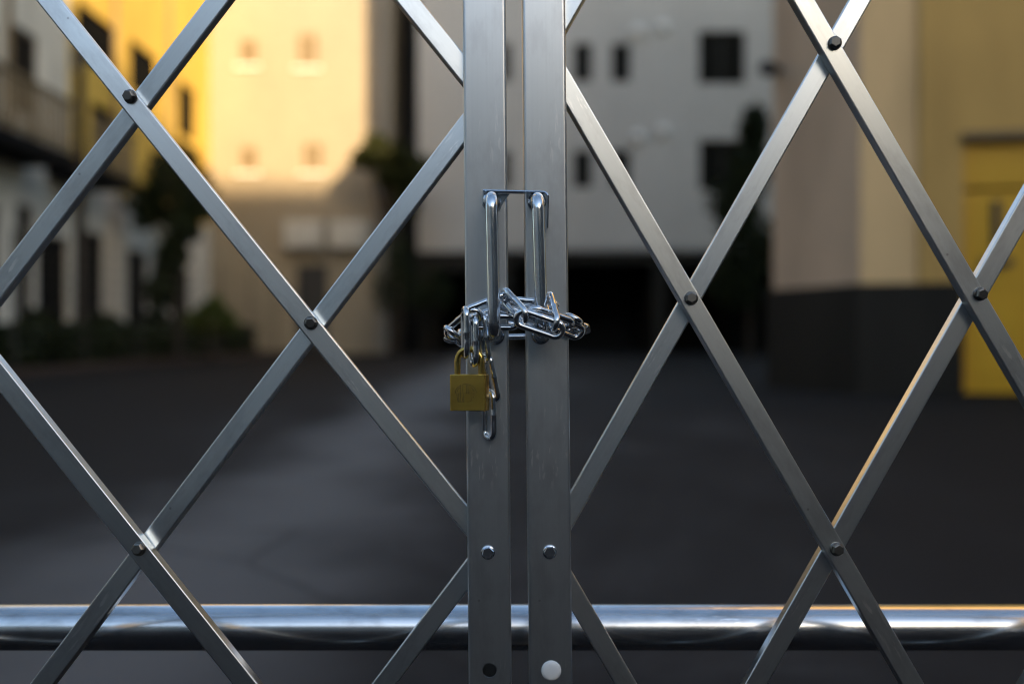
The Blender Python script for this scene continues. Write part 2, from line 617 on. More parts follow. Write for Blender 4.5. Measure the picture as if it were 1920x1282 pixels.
# --- cream tiled building, its upper part in the sun
cx0, cx1 = -8.35, -3.25
cbd = root('cream_building', 'cream tiled building, low sun on its upper storeys', 'building', (cx0, FY, 0))
O = (cx0, FY, 0)
holes = [(-5.86 - cx0, -5.25 - cx0, 8.05, 8.95), (-7.42 - cx0, -6.9 - cx0, 8.1, 8.8), (-5.72 - cx0, -5.12 - cx0, 5.2, 6.0), (-7.42 - cx0, -6.9 - cx0, 5.2, 5.9)]
door = (-5.85 - cx0, -5.0 - cx0, 0.28, 2.7)
m = MB()
wall_mesh(m, O, U, N, cx1 - cx0, 13.0, holes + [door])
shell(m, O, U, N, cx1 - cx0, 13.0, 9.0)
m.build('wall', M_CREAM, cbd, fix=False)
for i, h in enumerate(holes):
    wfr = window(cbd, O, U, N, h, deep=0.07, pane=M_BLIND, fmat=M_CREAMFRAME, bars=1 if i % 2 == 0 else 0)
    MB().box(cx0 + h[0] - 0.06, cx0 + h[1] + 0.06, FY - 0.10, FY - 0.003, h[2] - 0.09, h[2] - 0.02).build('sill', M_WHITE, wfr)
dm = MB()
dm.box(cx0 + door[0] + 0.005, cx0 + door[1] - 0.005, FY + 0.08, FY + 0.13, door[2] + 0.01, door[3] - 0.01)
d_o = dm.build('door', M_DARKMETAL, cbd)
MB().tube([(cx0 + door[0] + 0.1, FY + 0.04, 1.3), (cx0 + door[0] + 0.1, FY + 0.04, 1.5)], 0.015).build('handle', M_CHROME, d_o)
MB().tube([(-3.62, FY - 0.07, 0.3), (-3.62, FY - 0.07, 12.8)], 0.05).build('downpipe', M_CONC, cbd)
MB().tube([(-3.42, FY - 0.07, 0.3), (-3.42, FY - 0.07, 12.8)], 0.04).build('downpipe', M_CONC, cbd)

# dark wall closing the gap between the two
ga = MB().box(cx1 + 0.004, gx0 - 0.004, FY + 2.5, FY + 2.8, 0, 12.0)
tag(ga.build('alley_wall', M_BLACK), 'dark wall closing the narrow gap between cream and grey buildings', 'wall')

# --- two air conditioning units on the cream wall
for i, (px, lab) in enumerate(((570, 'white air conditioning unit on the cream wall, above the dark door'), (655, 'white air conditioning unit on the cream wall, nearest the grey building'))):
    c = P(px, 440, FY - 0.25)
    t = root('air_conditioner', lab, 'air conditioner', c, 'air conditioning units on the cream wall')
    b_ = MB()
    w, h = 0.50, 0.37
    b_.prism(rrect(0.36, 2 * h, 0.03), -w, w, Matrix.Translation(c))
    b_.build('casing', M_CASING, t)
    gM = frame(Vector((1, 0, 0)), Vector((0, 0, 1)), Vector((0, -1, 0)), c + Vector((0.14, -0.182, 0)))
    gr = MB()
    for rr in (0.10, 0.18, 0.26, 0.32):
        gr.tube([gM @ Vector((rr * math.cos(t_), rr * math.sin(t_), 0.01)) for t_ in [2 * math.pi * k / 24 for k in range(24)]], 0.012, 6, closed=True)
    for k in range(8):
        t_ = math.pi * k / 8
        gr.tube([gM @ Vector((0.32 * math.cos(t_), 0.32 * math.sin(t_), 0.012)), gM @ Vector((-0.32 * math.cos(t_), -0.32 * math.sin(t_), 0.012))], 0.008, 6)
    gr.build('fan_grille', M_CASING, t)
    MB().lathe([(0.31, 0.0), (0.31, 0.002)], gM, 24).build('fan', M_WHITE, t)
    for s in (-0.4, 0.4):
        br = MB()
        br.box(c.x + s - 0.02, c.x + s + 0.02, FY - 0.45, FY - 0.003, c.z - h - 0.05, c.z - h - 0.003)
        br.box(c.x + s - 0.02, c.x + s + 0.02, FY - 0.05, FY - 0.003, c.z - h - 0.3, c.z - h - 0.052)
        br.build('bracket', M_DARKMETAL, t)

# --- long row building on the left
RX = -8.2
ry0, ry1 = 8.0, 26.99
rb = root('row_building', 'long plastered building on the left with slatted balcony and white ground floor', 'building', (RX, ry0, 0))
O, U, N = (RX, ry0, 0), (0, 1, 0), (1, 0, 0)
YSP = 18.4
upw = [(a_ - ry0, b_ - ry0, c_, d_) for a_, b_, c_, d_ in ((11.2, 12.6, 5.0, 7.0), (13.6, 14.6, 4.6, 5.9), (16.3, 17.2, 4.4, 5.85), (15.2, 15.8, 3.75, 5.6))]
upy = [(a_ - YSP, b_ - YSP, c_, d_) for a_, b_, c_, d_ in ((18.75, 20.75, 6.0, 7.05), (21.35, 23.05, 6.05, 7.12), (24.45, 25.85, 5.75, 7.05), (19.4, 20.5, 3.75, 5.3), (22.6, 23.6, 3.9, 5.0))]
lower = [(a_ - ry0, b_ - ry0, 0.3, d_) for a_, b_, d_ in ((12.0, 13.4, 2.6), (14.2, 15.9, 2.8), (16.5, 17.0, 2.9), (17.2, 18.45, 2.5), (18.8, 19.95, 2.75), (21.2, 22.35, 2.6), (22.7, 23.5, 2.5), (24.3, 25.3, 2.4))]
m = MB()
wall_mesh(m, O, U, N, YSP - ry0, 11.0, upw, deep=0.09, v0=3.7)
shell(m, O, U, N, YSP - ry0 - 0.01, 11.0, 8.0)
m.build('wall', M_ROWUP, rb, fix=False)
OY = (RX, YSP, 0)
m = MB()
wall_mesh(m, OY, U, N, ry1 - YSP, 11.0, upy, deep=0.10, v0=3.7)
shell(m, OY, U, N, ry1 - YSP, 11.0, 8.0)
m.build('yellow_wall', M_ROW, rb, fix=False)
m = MB()
wall_mesh(m, O, U, N, ry1 - ry0, 3.7, lower, deep=0.09)
m.build('ground_floor_wall', M_ROWLOW, rb, fix=False)
for h in upw:
    window(rb, O, U, N, h, deep=0.055, bars=1, pane=M_VOID)
for h in upy:
    window(rb, OY, U, N, h, deep=0.07, bars=1, pane=M_VOID, fmat=M_VOID)
for h in lower:
    window(rb, O, U, N, h, deep=0.055, bars=1, name='glass_door', pane=M_VOID)
bz = 3.52
for by0, by1 in ((9.0, 16.7), (17.5, 19.4), (22.6, 24.2)):
    balo = MB().box(RX + 0.003, -7.3, by0, by1, bz, bz + 0.18).build('balcony', M_NEARBLACK, rb)
    rl = MB()
    y = by0 + 0.03
    while y < by1 - 0.1:
        rl.box(-7.36, -7.34, y, y + 0.09, bz + 0.21, bz + 1.02)
        y += 0.17
    rl.box(-7.40, -7.30, by0, by1, bz + 1.022, bz + 1.08)
    rl.box(-7.338, -7.31, by0, by1, bz + 0.26, bz + 0.31)
    yy = by0 + 0.1
    while yy < by1:
        rl.box(-7.42, -7.362, yy, yy + 0.06, bz + 0.182, bz + 1.02)
        yy += 1.55
    rl.build('railing', M_SLAT, balo)
for yy in (16.1, 20.4, 23.6):
    MB().tube([(RX + 0.08, yy, 3.8), (RX + 0.08, yy, 10.8)], 0.045).build('downpipe', M_SLAT, rb)

# --- beige building close on the right
A, B = Vector((2.95, 11.25, 0)), Vector((3.50, 10.0, 0))
E_ = Vector((9.0, 8.86, 0))
eb = root('beige_building', 'pink and beige plastered building with dark plinth on the right', 'building', A)
HB, PLH = 16.0, 1.18


def side(p, q):
    u_ = (q - p).normalized()
    n_ = Vector((u_.y, -u_.x, 0))
    return u_, n_, (q - p).length


uP, nP, LP = side(A, B)
uF, nF, LF = side(B, E_)
m = MB()
wall_mesh(m, A, uP, nP, LP, HB, [], v0=PLH)
m.build('pink_wall', M_PINK, eb, fix=False)
d0 = (P(1803, 641, 9.82) - B).dot(uF)
door_h = (d0, d0 + 1.15, 0.04, 2.57)
us_ = (P(1722, 641, 9.9) - B).dot(uF)
m = MB()
wall_mesh(m, B, uF, nF, us_, HB, [], v0=PLH)
# the block behind the facade
blk = [B + uF * us_, E_, Vector((30, 8.86, 0)), Vector((30, 14, 0)), Vector((5.2, 14, 0)), A]
for p, q in zip(blk[1:-1], blk[2:]):
    m.add([p, q, q + Vector((0, 0, HB)), p + Vector((0, 0, HB))], [(0, 1, 2, 3)])
m.add([p + Vector((0, 0, HB)) for p in [A, B] + blk[:-1]], [tuple(range(7))])
m.build('wall', M_BEIGE, eb, fix=False)
m = MB()
o3 = B + uF * us_ + nF * 0.06
wall_mesh(m, o3, uF, nF, LF - us_, HB, [(door_h[0] - us_, door_h[1] - us_, door_h[2], door_h[3], 0.25)])
m.add([o3, o3 + Vector((0, 0, HB)), o3 - nF * 0.06 + Vector((0, 0, HB)), o3 - nF * 0.06], [(0, 1, 2, 3)])
m.build('ochre_wall', M_OCHRE, eb, fix=False)
m = MB()
for p, u_, n_, l0, l1 in ((A, uP, nP, 0.0, LP + 0.04), (B, uF, nF, -0.04, door_h[0] - 0.004), (B, uF, nF, door_h[1] + 0.004, LF)):
    q0, q1 = p + u_ * l0 + n_ * 0.09, p + u_ * l1 + n_ * 0.09
    hh = Vector((0, 0, PLH))
    m.add([q0, q1, q1 + hh, q0 + hh, q0 - n_ * 0.15, q1 - n_ * 0.15, q1 - n_ * 0.15 + hh, q0 - n_ * 0.15 + hh],
          [(0, 1, 2, 3), (3, 2, 6, 7), (0, 3, 7, 4), (1, 5, 6, 2)])
m.build('plinth', M_PLINTH, eb, fix=False)
Md = frame(uF, -nF, Vector((0, 0, 1)), B + uF * door_h[0])
dm = MB()
wd = door_h[1] - door_h[0]
dm.box(0.003, wd - 0.003, 0.03, 0.10, 0.10, 2.08)
dm.box(0.06, wd * 0.46, 0.018, 0.028, 0.25, 1.0)
dm.box(wd * 0.54, wd - 0.06, 0.018, 0.028, 0.25, 1.0)
dm.box(0.06, wd * 0.46, 0.018, 0.028, 1.15, 1.95)
dm.box(wd * 0.54, wd - 0.06, 0.018, 0.028, 1.15, 1.95)
yd = dm.build('door', M_YDOOR, eb, Md)
hm = MB()
hm.box(0.28, 0.35, -0.03, 0.016, 1.42, 1.98)
hm.box(0.17, 0.46, -0.03, 0.016, 1.34, 1.415)
hm.build('handle', M_DARKMETAL, yd, Md)
MB().box(0.003, wd - 0.003, 0.01, 0.10, 2.12, 2.55).build('door_panel', M_YDOOR, eb, Md)
MB().box(-0.02, wd + 0.02, -0.12, -0.063, 2.575, 2.64).build('lintel', M_SLAT, eb, Md)
cl = P(1452, 130, 11.15)
cM = frame(uP, Vector((0, 0, 1)), nP, cl)
lm = MB()
lm.lathe([(0.05, -0.1), (0.05, 0.03), (0.09, 0.05), (0.09, 0.14), (0.06, 0.18), (0.0, 0.19)], cM, 16)
lm.build('wall_lamp', M_DARKMETAL, eb)

# --- building across the street, behind the camera: it keeps the low sun off the yard
SCY = -65.0
SH = 4.8 + ((27.0 - SCY) / math.cos(R(SUN_AZ))) * math.tan(R(SUN_EL))
ab = root('apartment_building', 'broad grey apartment building across the street, shading the yard', 'building', (-50, SCY, 0))
O, U, N = (85, SCY, 0), (-1, 0, 0), (0, 1, 0)
holes = [(6 + i * 9.0, 9 + i * 9.0, 1.2 + j * 3.2, 3.0 + j * 3.2) for i in range(14) for j in range(9) if 3.0 + j * 3.2 < SH - 0.6]
m = MB()
wall_mesh(m, O, U, N, 135, SH, holes)
shell(m, O, U, N, 135, SH, 10)
m.build('wall', M_FAR, ab, fix=False)
for h in holes:
    window(ab, O, U, N, h, bars=1)


for lab, o_, u_, n_, w_, h_ in (('plain white plastered building along the street, left behind the gate visitor', (-16, 4, 0), (0, -1, 0), (1, 0, 0), 62, 9.0),
                                ('plain grey building along the street, right behind the gate visitor', (14, -58, 0), (0, 1, 0), (-1, 0, 0), 62, 9.5)):
    sb = root('street_building', lab, 'building', o_)  # unseen flank buildings, added to shape reflections in the gate metal
    hs_ = [(3 + i * 5.0, 4.6 + i * 5.0, 1.0 + j_ * 3.0, 2.6 + j_ * 3.0) for i in range(11) for j_ in range(2)]
    m = MB()
    wall_mesh(m, o_, u_, n_, w_, h_, hs_)
    shell(m, o_, u_, n_, w_, h_, 8)
    m.build('wall', M_ROWLOW if o_[0] < 0 else M_FAR, sb, fix=False)
    for h in hs_:
        window(sb, o_, u_, n_, h, bars=1)

# ------------------------------------------------------------------ plants
def crown(c, lumps, n, size, seed):
    rnd = random.Random(seed)
    m = MB()
    for _ in range(n):
        lx, ly, lz, lr, lk = rnd.choice(lumps)
        while True:
            d = Vector((rnd.uniform(-1, 1), rnd.uniform(-1, 1), rnd.uniform(-1, 1)))
            if 0.15 < d.length < 1:
                break
        d = d * (0.75 + 0.35 * mnoise.noise(d * 2.3 + Vector((seed, lx, lz))))
        p = Vector(c) + Vector((lx, ly, lz)) + Vector((d.x * lr, d.y * lr, d.z * lr * lk))
        u = Vector((rnd.gauss(0, 1), rnd.gauss(0, 1), rnd.gauss(0, 1))).normalized()
        w = u.cross(Vector((rnd.gauss(0, 1), rnd.gauss(0, 1), rnd.gauss(0, 1)))).normalized()
        s = size * rnd.uniform(0.6, 1.3)
        m.add([p - u * s, p + w * s * 0.45, p + u * s, p - w * s * 0.45], [(0, 1, 2, 3)])
    return m


def tree(name, label, cat, c, base, lumps, n, size, seed, leaf, tr, group=None):
    c, base = Vector(c), Vector(base)
    t = root(name, label, cat, base, group)
    k = MB()
    mid = (c + base) / 2 + Vector((0.06, 0, 0))
    k.tube([base, (base + mid) / 2 + Vector((-0.03, 0, 0)), mid, c + Vector((0, 0, -0.1)), c + Vector((0, 0, 0.3))], [tr, tr * 0.85, tr * 0.75, tr * 0.5, tr * 0.2], 8)
    for lx, ly, lz, lr, lk in lumps:
        k.tube([mid + Vector((0, 0, 0.2)), (mid + c + Vector((lx, ly, lz))) / 2, c + Vector((lx, ly, lz))], [tr * 0.45, tr * 0.3, tr * 0.1], 6)
    k.build('trunk', M_BARK, t)
    crown(c, lumps, n, size, seed).build('crown', leaf, t, fix=False)
    return t


tree('garden_tree', 'dark bushy tree in front of the long row building', 'tree', P(322, 352, 20.5), (-6.9, 20.5, ground_z(20.5)),
     [(0, 0, 0.1, 0.85, 0.9), (-0.55, 0.1, -0.35, 0.6, 1.0), (0.52, 0, -0.15, 0.55, 1.3), (0.1, 0.2, 0.6, 0.48, 1.0), (0.3, -0.1, -0.75, 0.45, 1.2), (0.0, 0, -1.4, 0.45, 1.2), (-0.2, 0, -2.1, 0.5, 1.0)], 4600, 0.10, 3, M_LEAFD, 0.10)
tree('garden_tree', 'leafy tree with sunlit top before the gap between cream and grey buildings', 'tree', P(722, 300, 25.0), (-2.95, 25.0, ground_z(25)),
     [(-0.45, 0, 0.05, 0.55, 0.7), (0.2, 0, 0.1, 0.55, 0.75), (-0.25, 0.1, 0.42, 0.4, 0.8), (0.75, 0.1, -0.25, 0.6, 0.9), (0.2, 0, -0.45, 0.6, 0.7), (0.55, 0, -1.1, 0.45, 1.2)], 3600, 0.10, 7, M_LEAFT, 0.16)
tree('garden_tree', 'dark slim tree beside the far corner of the pink wall', 'tree', P(1404, 315, 22.0), (5.25, 22.0, ground_z(22)),
     [(0, 0, 0.0, 0.6, 1.5), (0.12, 0, 0.9, 0.42, 1.6), (-0.3, 0.1, -0.8, 0.75, 1.2), (0.0, 0, -1.7, 0.85, 1.1), (-0.3, 0, -2.5, 0.8, 1.0)], 5200, 0.10, 11, M_LEAFD, 0.08)
for i, (px, py, d, sx, sz, leaf, lab) in enumerate((
        (395, 592, 18.5, 0.55, 0.55, M_LEAFG, 'low green shrub in the bed before the cream building'),
        (745, 520, 24.5, 0.75, 1.6, M_LEAFD, 'tall dark shrub under the tree with the sunlit top'),
        (815, 545, 25.5, 0.55, 0.9, M_LEAFD, 'dark shrub against the foot of the grey building'),
        (60, 615, 17.0, 0.8, 0.45, M_LEAFD, 'low dark shrub at the left end of the bed'),
        (190, 615, 19.5, 0.8, 0.45, M_LEAFD, 'low dark shrub in the bed under the wire fence'),
        (285, 610, 22.0, 0.8, 0.5, M_LEAFD, 'low dark shrub in the bed below the dark bushy tree'))):
    c = P(px, py, d)
    b0 = Vector((c.x, c.y, ground_z(d) + (0.05 if px < 500 else 0)))
    tt = root('shrub', lab, 'shrub', b0, 'shrubs along the far buildings')
    hgt = max(0.2, c.z - b0.z)
    k = MB()
    for q in range(5):
        t_ = q * 1.3
        k.tube([b0 + Vector((0.05 * math.cos(t_), 0.05 * math.sin(t_), -0.02)), c + Vector((sx * 0.4 * math.cos(t_), 0.3 * math.sin(t_), 0))], [0.02, 0.008], 6)
    k.build('stem', M_BARK, tt)
    lumps = [(0, 0, 0, sx * 0.75, sz / sx), (-sx * 0.5, 0, -sz * 0.2, sx * 0.5, sz / sx), (sx * 0.5, 0.1, -sz * 0.15, sx * 0.5, sz / sx), (0.1 * sx, 0, sz * 0.35, sx * 0.45, sz / sx)]
    crown(c, lumps, 1100, 0.07, 20 + i).build('foliage', leaf, tt, fix=False)

# --- low clipped hedge in the bed
hd = root('hedge', 'low dark clipped hedge running along the foot of the row building', 'hedge', (-7.4, 18, ground_z(18) + 0.07))
rnd_ = random.Random(77)
hm_ = MB()
for _ in range(6500):
    y_ = rnd_.uniform(12.0, 26.2)
    x_ = -7.55 + rnd_.uniform(-0.3, 0.3) + (y_ - 14) * 0.05
    z_ = ground_z(y_) + 0.07 + rnd_.random() ** 0.7 * (0.62 + 0.10 * mnoise.noise(Vector((x_ * 2, y_ * 1.5, 0))))
    u = Vector((rnd_.gauss(0, 1), rnd_.gauss(0, 1), rnd_.gauss(0, 1))).normalized()
    w = u.cross(Vector((rnd_.gauss(0, 1), rnd_.gauss(0, 1), rnd_.gauss(0, 1)))).normalized()
    q_ = 0.09 * rnd_.uniform(0.6, 1.3)
    p = Vector((x_, y_, z_))
    hm_.add([p - u * q_, p + w * q_ * 0.5, p + u * q_, p - w * q_ * 0.5], [(0, 1, 2, 3)])
hm_.build('foliage', M_LEAFD, hd, fix=False)
hs2 = MB()
for q in range(24):
    y_ = 12.2 + q * 0.6
    x_ = -7.55 + (y_ - 14) * 0.05
    hs2.tube([(x_, y_, ground_z(y_)), (x_ + 0.05, y_, ground_z(y_) + 0.55)], [0.03, 0.012], 6)
hs2.build('stems', M_BARK, hd)

# --- wire fence along the bed
fy0, fy1 = 14.0, 26.0
fx = lambda y_: -6.98 + (y_ - 14) * 0.07
wf = root('wire_fence', 'thin metal wire fence along the bed by the row building', 'fence', (fx(fy0), fy0, ground_z(fy0)))
k = MB()
for q in range(9):
    zz = 0.35 + q * 0.2
    k.tube([(fx(y_), y_, ground_z(y_) + zz) for y_ in (fy0, 18, 22, fy1)], 0.006, 6)
k.build('wires', M_DARKMETAL, wf)
for q in range(7):
    y_ = fy0 + q * 2.0
    MB().tube([(fx(y_) - 0.03, y_, ground_z(y_)), (fx(y_) - 0.03, y_, ground_z(y_) + 2.05)], 0.022, 8).build('post', M_DARKMETAL, wf)

# --- utility pole at the left
pc = P(150, 300, 17.0)
up = root('utility_pole', 'dark utility pole standing before the slatted balcony', 'pole', (pc.x, 17.0, ground_z(17)))
MB().tube([(pc.x, 17.0, ground_z(17)), (pc.x, 17.0, 5.75)], [0.10, 0.075], 12).build('pole', M_BARK, up)
MB().tube([(pc.x, 16.86, 5.2), (pc.x, 16.86, 5.55)], 0.07, 12).build('cable_box', M_DARKMETAL, up)

# --- galvanised barrier pipe right behind the gate
PD = 1.03
pr = 42 * PD / FPX
pz = P(960, 1175, PD).z
bp_ = root('barrier_rail', 'galvanised steel pipe rail running low behind the gate', 'rail', (0, PD, 0))
Mx = frame(Vector((0, 0, 1)), Vector((0, 1, 0)), Vector((-1, 0, 0)), Vector((0, PD, pz)))
pm = MB().tube([(x_, 0, 0) for x_ in [-1.35 + 0.1 * i for i in range(28)]], pr, 40)
pm.build('pipe', M_GALV, bp_, Matrix.Translation((0, PD, pz)))
for s in (-1.2, 1.2):
    MB().tube([(s, PD, 0.0), (s, PD, pz - pr * 0.9)], 0.022, 16).build('leg', M_GALV, bp_)

# ------------------------------------------------------------------ the folding gate
PF = 0.930     # front of the posts
JD = 0.944     # front of the front bars
BW, BT = 0.0188, 0.0125


def hexbolt(M, mat, name, parent, r=0.0060, h=0.0042, flange=0.0066, dome=True, rot=0.3):
    b_ = MB()
    b_.lathe([(flange, 0.0), (flange, 0.0008), (flange * 0.93, 0.0013), (r * 0.9, 0.0015)], M, 28)
    n = 6
    vs, fs = [], []
    for (k_, z_) in ((1.0, 0.0013), (1.0, h - 0.0008), (0.86, h), ):
        for q in range(n):
            t_ = rot + 2 * math.pi * q / n
            vs.append(M @ Vector((r * k_ * math.cos(t_), r * k_ * math.sin(t_), z_)))
    for i in range(2):
        for q in range(n):
            fs.append((i * n + q, i * n + (q + 1) % n, (i + 1) * n + (q + 1) % n, (i + 1) * n + q))
    fs.append(tuple(range(2 * n, 3 * n)))
    b_.add(vs, fs)
    return b_.build(name, mat, parent)


def capbolt(c, parent, tilt):
    """dark rounded hex cap of a lattice rivet"""
    ez = Vector((tilt[0], -1, tilt[1])).normalized()
    ex = Vector((1, 0, 0)) - ez * ez.x
    ex.normalize()
    ey = ez.cross(ex)
    M = frame(ex, ey, ez, c)
    b_ = MB()
    b_.lathe([(0.0064, -0.0005), (0.0066, 0.0006), (0.0064, 0.0016), (0.0058, 0.0020)], M, 28)
    n = 6
    vs, fs = [], []
    rot = 0.4 + 7 * c.x
    for (k_, z_) in ((1.0, 0.0016), (0.98, 0.0046), (0.9, 0.0056), (0.72, 0.0061)):
        for q in range(n):
            t_ = rot + 2 * math.pi * q / n
            vs.append(M @ Vector((0.0060 * k_ * math.cos(t_), 0.0060 * k_ * math.sin(t_), z_)))
    for i in range(3):
        for q in range(n):
            fs.append((i * n + q, i * n + (q + 1) % n, (i + 1) * n + (q + 1) % n, (i + 1) * n + q))
    fs.append(tuple(range(3 * n, 4 * n)))
    b_.add(vs, fs)
    return b_.build('bolt', M_BOLT, parent)


def bar(p, q, front, parent, rnd, ext=0.013):
    """one lattice bar: a slim box profile from joint p to joint q"""
    ex = (q - p).normalized()
    ey = Vector((0, 1, 0))
    ez = ex.cross(ey).normalized()
    # backward twist added to the bars near the middle, so they mirror brighter sky
    cross = abs(p.x + (q.x - p.x) * (CAMZ - p.z) / (q.z - p.z))
    lean = -0.075 if cross < 0.26 else 0.0
    roll = rnd.uniform(-0.015, 0.015) + lean * (1 if ez.z > 0 else -1)
    ey2 = (ey * math.cos(roll) + ez * math.sin(roll)).normalized()
    ez = ex.cross(ey2).normalized()
    L_ = (q - p).length
    mid = (p + q) / 2 + Vector((0, BT / 2 + (0 if front else BT + 0.0008), 0))
    M = frame(ex, ey2, ez, mid)
    b_ = MB()
    prof = rrect(BT, BW, 0.0014, 4)
    b_.prism(prof, -L_ / 2 - ext, L_ / 2 + ext, smooth=False)
    return b_.build('lattice_bar', M_ALU, parent, M)


def make_post(xc0, xc1, parent, hole_px=None):
    """upright box tube through photo x xc0 at the top edge and xc1 at the bottom edge"""
    top, bot = P(xc0, 0, PF), P(xc1, 1282, PF)
    ex = (top - bot).normalized()
    t0 = (0.015 - bot.z) / ex.z
    t1 = (1.42 - bot.z) / ex.z
    ey = Vector((0, 1, 0))
    ez = ex.cross(ey).normalized()
    M = frame(ex, ey, ez, bot + Vector((0, 0.017, 0)))
    W_, T_ = 0.0404, 0.034
    outer = rrect(T_, W_, 0.0028, 5)
    inner = rrect(T_ - 0.004, W_ - 0.004, 0.0010, 5)
    m_ = MB()
    n = len(outer)
    for prof, sm in ((outer, False), (inner, False)):
        m_.prism(prof, t0, t1, caps=False)
    for x_ in (t0, t1):
        ring = [Vector((x_, *p)) for p in outer] + [Vector((x_, *p)) for p in inner]
        m_.add(ring, [(k, (k + 1) % n, n + (k + 1) % n, n + k) for k in range(n)])
    me = m_.mesh('post')
    bm = bmesh.new()
    bm.from_mesh(me)
    bmesh.ops.remove_doubles(bm, verts=bm.verts, dist=1e-6)
    bmesh.ops.recalc_face_normals(bm, faces=bm.faces)
    bm.to_mesh(me)
    bm.free()
    o = link('post', me, M_POST, parent, M)
    if hole_px:
        c = M.inverted() @ P(hole_px[0], hole_px[1], PF)
        cut = MB().lathe([(0.0067, -0.01), (0.0067, 0.012)], frame(Vector((1, 0, 0)), Vector((0, 0, 1)), Vector((0, 1, 0)), Vector((c.x, -0.017, c.z))), 32)
        cm = cut.mesh('hole_cutter')
        bm = bmesh.new()
        bm.from_mesh(cm)
        bmesh.ops.remove_doubles(bm, verts=bm.verts, dist=1e-6)
        bmesh.ops.holes_fill(bm, edges=bm.edges)
        bmesh.ops.recalc_face_normals(bm, faces=bm.faces)
        bm.to_mesh(cm)
        bm.free()
        co = bpy.data.objects.new('hole_cutter', cm)
        COL.objects.link(co)
        co.matrix_world = M
        md = o.modifiers.new('hole', 'BOOLEAN')
        md.object = co
        md.operation = 'DIFFERENCE'
        md.solver = 'EXACT'
        bpy.context.view_layer.update()
        dg = bpy.context.evaluated_depsgraph_get()
        nm = bpy.data.meshes.new_from_object(o.evaluated_get(dg))
        o.modifiers.clear()
        o.data = nm
        if not nm.materials:
            nm.materials.append(M_POST)
        bpy.data.objects.remove(co, do_unlink=True)
    return o


def lattice(parent, joint, ylev, kmax, seed):
    rnd = random.Random(seed)
    # "\" bars: k + i constant (left leaf) ; "/" bars: k - i constant. joint(k, i) gives the world point
    lo, hi = ylev
    J = {(k, i): joint(k, i) for k in range(kmax + 1) for i in range(lo, hi + 1) if (k + i) % 2 == 0}
    for sgn in (1, -1):
        lines = {}
        for (k, i) in J:
            lines.setdefault(k + sgn * i, []).append((k, i))
        for c_, pts in lines.items():
            if len(pts) < 2:
                continue
            pts.sort()
            p, q = J[pts[0]], J[pts[-1]]
            slope = (q.z - p.z) * (q.x - p.x)
            bar(p, q, slope < 0, parent, rnd)
    for (k, i), p in J.items():
        if k == 0:
            continue
        capbolt(p + Vector((0, -0.0002, 0)), parent, (rnd.uniform(-0.12, 0.12), rnd.uniform(-0.12, 0.12)))
    return J


def handle_path(top, bot, stand, r=0.011, yb=PF + 0.004):
    """a C grip standing off the post: top and bot are its feet on the post"""
    ax = (bot - top).normalized()
    out = Vector((0, -1, 0))
    pts = [Vector((top.x, yb, top.z))]
    c1 = top + out * (stand - r) + ax * r
    for k in range(9):
        t_ = math.pi / 2 * k / 8
        pts.append(c1 - ax * (r * math.cos(t_)) + out * (r * math.sin(t_)))
    for s in (0.2, 0.4, 0.6, 0.8):
        pts.append(c1 + out * r + (bot - top - ax * 2 * r) * s)
    c2 = bot + out * (stand - r) - ax * r
    for k in range(9):
        t_ = math.pi / 2 * k / 8
        pts.append(c2 + out * (r * math.cos(t_)) + ax * (r * math.sin(t_)))
    pts.append(Vector((bot.x, yb, bot.z)))
    return pts


def washer(c, parent, r0=0.0060, r1=0.0088, n=28):
    M = frame(Vector((1, 0, 0)), Vector((0, 0, 1)), Vector((0, -1, 0)), Vector((c.x, PF - 0.0014, c.z)))
    w_ = MB()
    w_.lathe([(r1, 0), (r1, 0.0012), (r1 - 0.0006, 0.0018), (r1 - 0.0010, 0.0018), (r1 - 0.0014, 0.0030), (r0 + 0.0002, 0.0034), (r0, 0.0010)], M, n)
    return w_.build('washer', M_CHROME, parent)


# left leaf
lg = root('folding_gate', 'left leaf of the aluminium lattice gate, padlock side, with empty hole', 'gate', (P(913, 641, PF).x, PF, 0), 'gate leaves')
make_post(907.5, 919.0, lg, hole_px=(918.0, 1256.0))


def joint_l(k, i):
    y = 605 + 423.5 * (i - 3)
    x = 908 + 0.0086 * y - k * (333.5 - 0.0055 * y)
    return P(x, y, JD)


lattice(lg, joint_l, (0, 5), 4, 5)
# the hanging post at the far end of the leaf
fp = joint_l(4, 2)
M_end = Matrix.Translation((fp.x - 0.012, 0.957, 0))
MB().prism([(p[0], p[1]) for p in rrect(0.04, 0.04, 0.003)], 0.0, 1.42, frame(Vector((0, 0, 1)), Vector((1, 0, 0)), Vector((0, 1, 0)), Vector((fp.x - 0.024, 0.962, 0.0)))).build('hinge_post', M_POST, lg)
c = P(915, 1035, PF)
hexbolt(frame(Vector((1, 0, 0)), Vector((0, 0, 1)), Vector((0, -1, 0)), Vector((c.x, PF, c.z))), M_CHROME, 'bolt', lg)

STAND = 0.032
lt, lb = P(922.5, 377.5, PF), P(928.5, 629, PF)
h1 = MB().tube(handle_path(lt, lb, STAND), 0.0058, 24).build('handle', M_CHROME, lg)
washer(lt, h1)
washer(lb, h1)
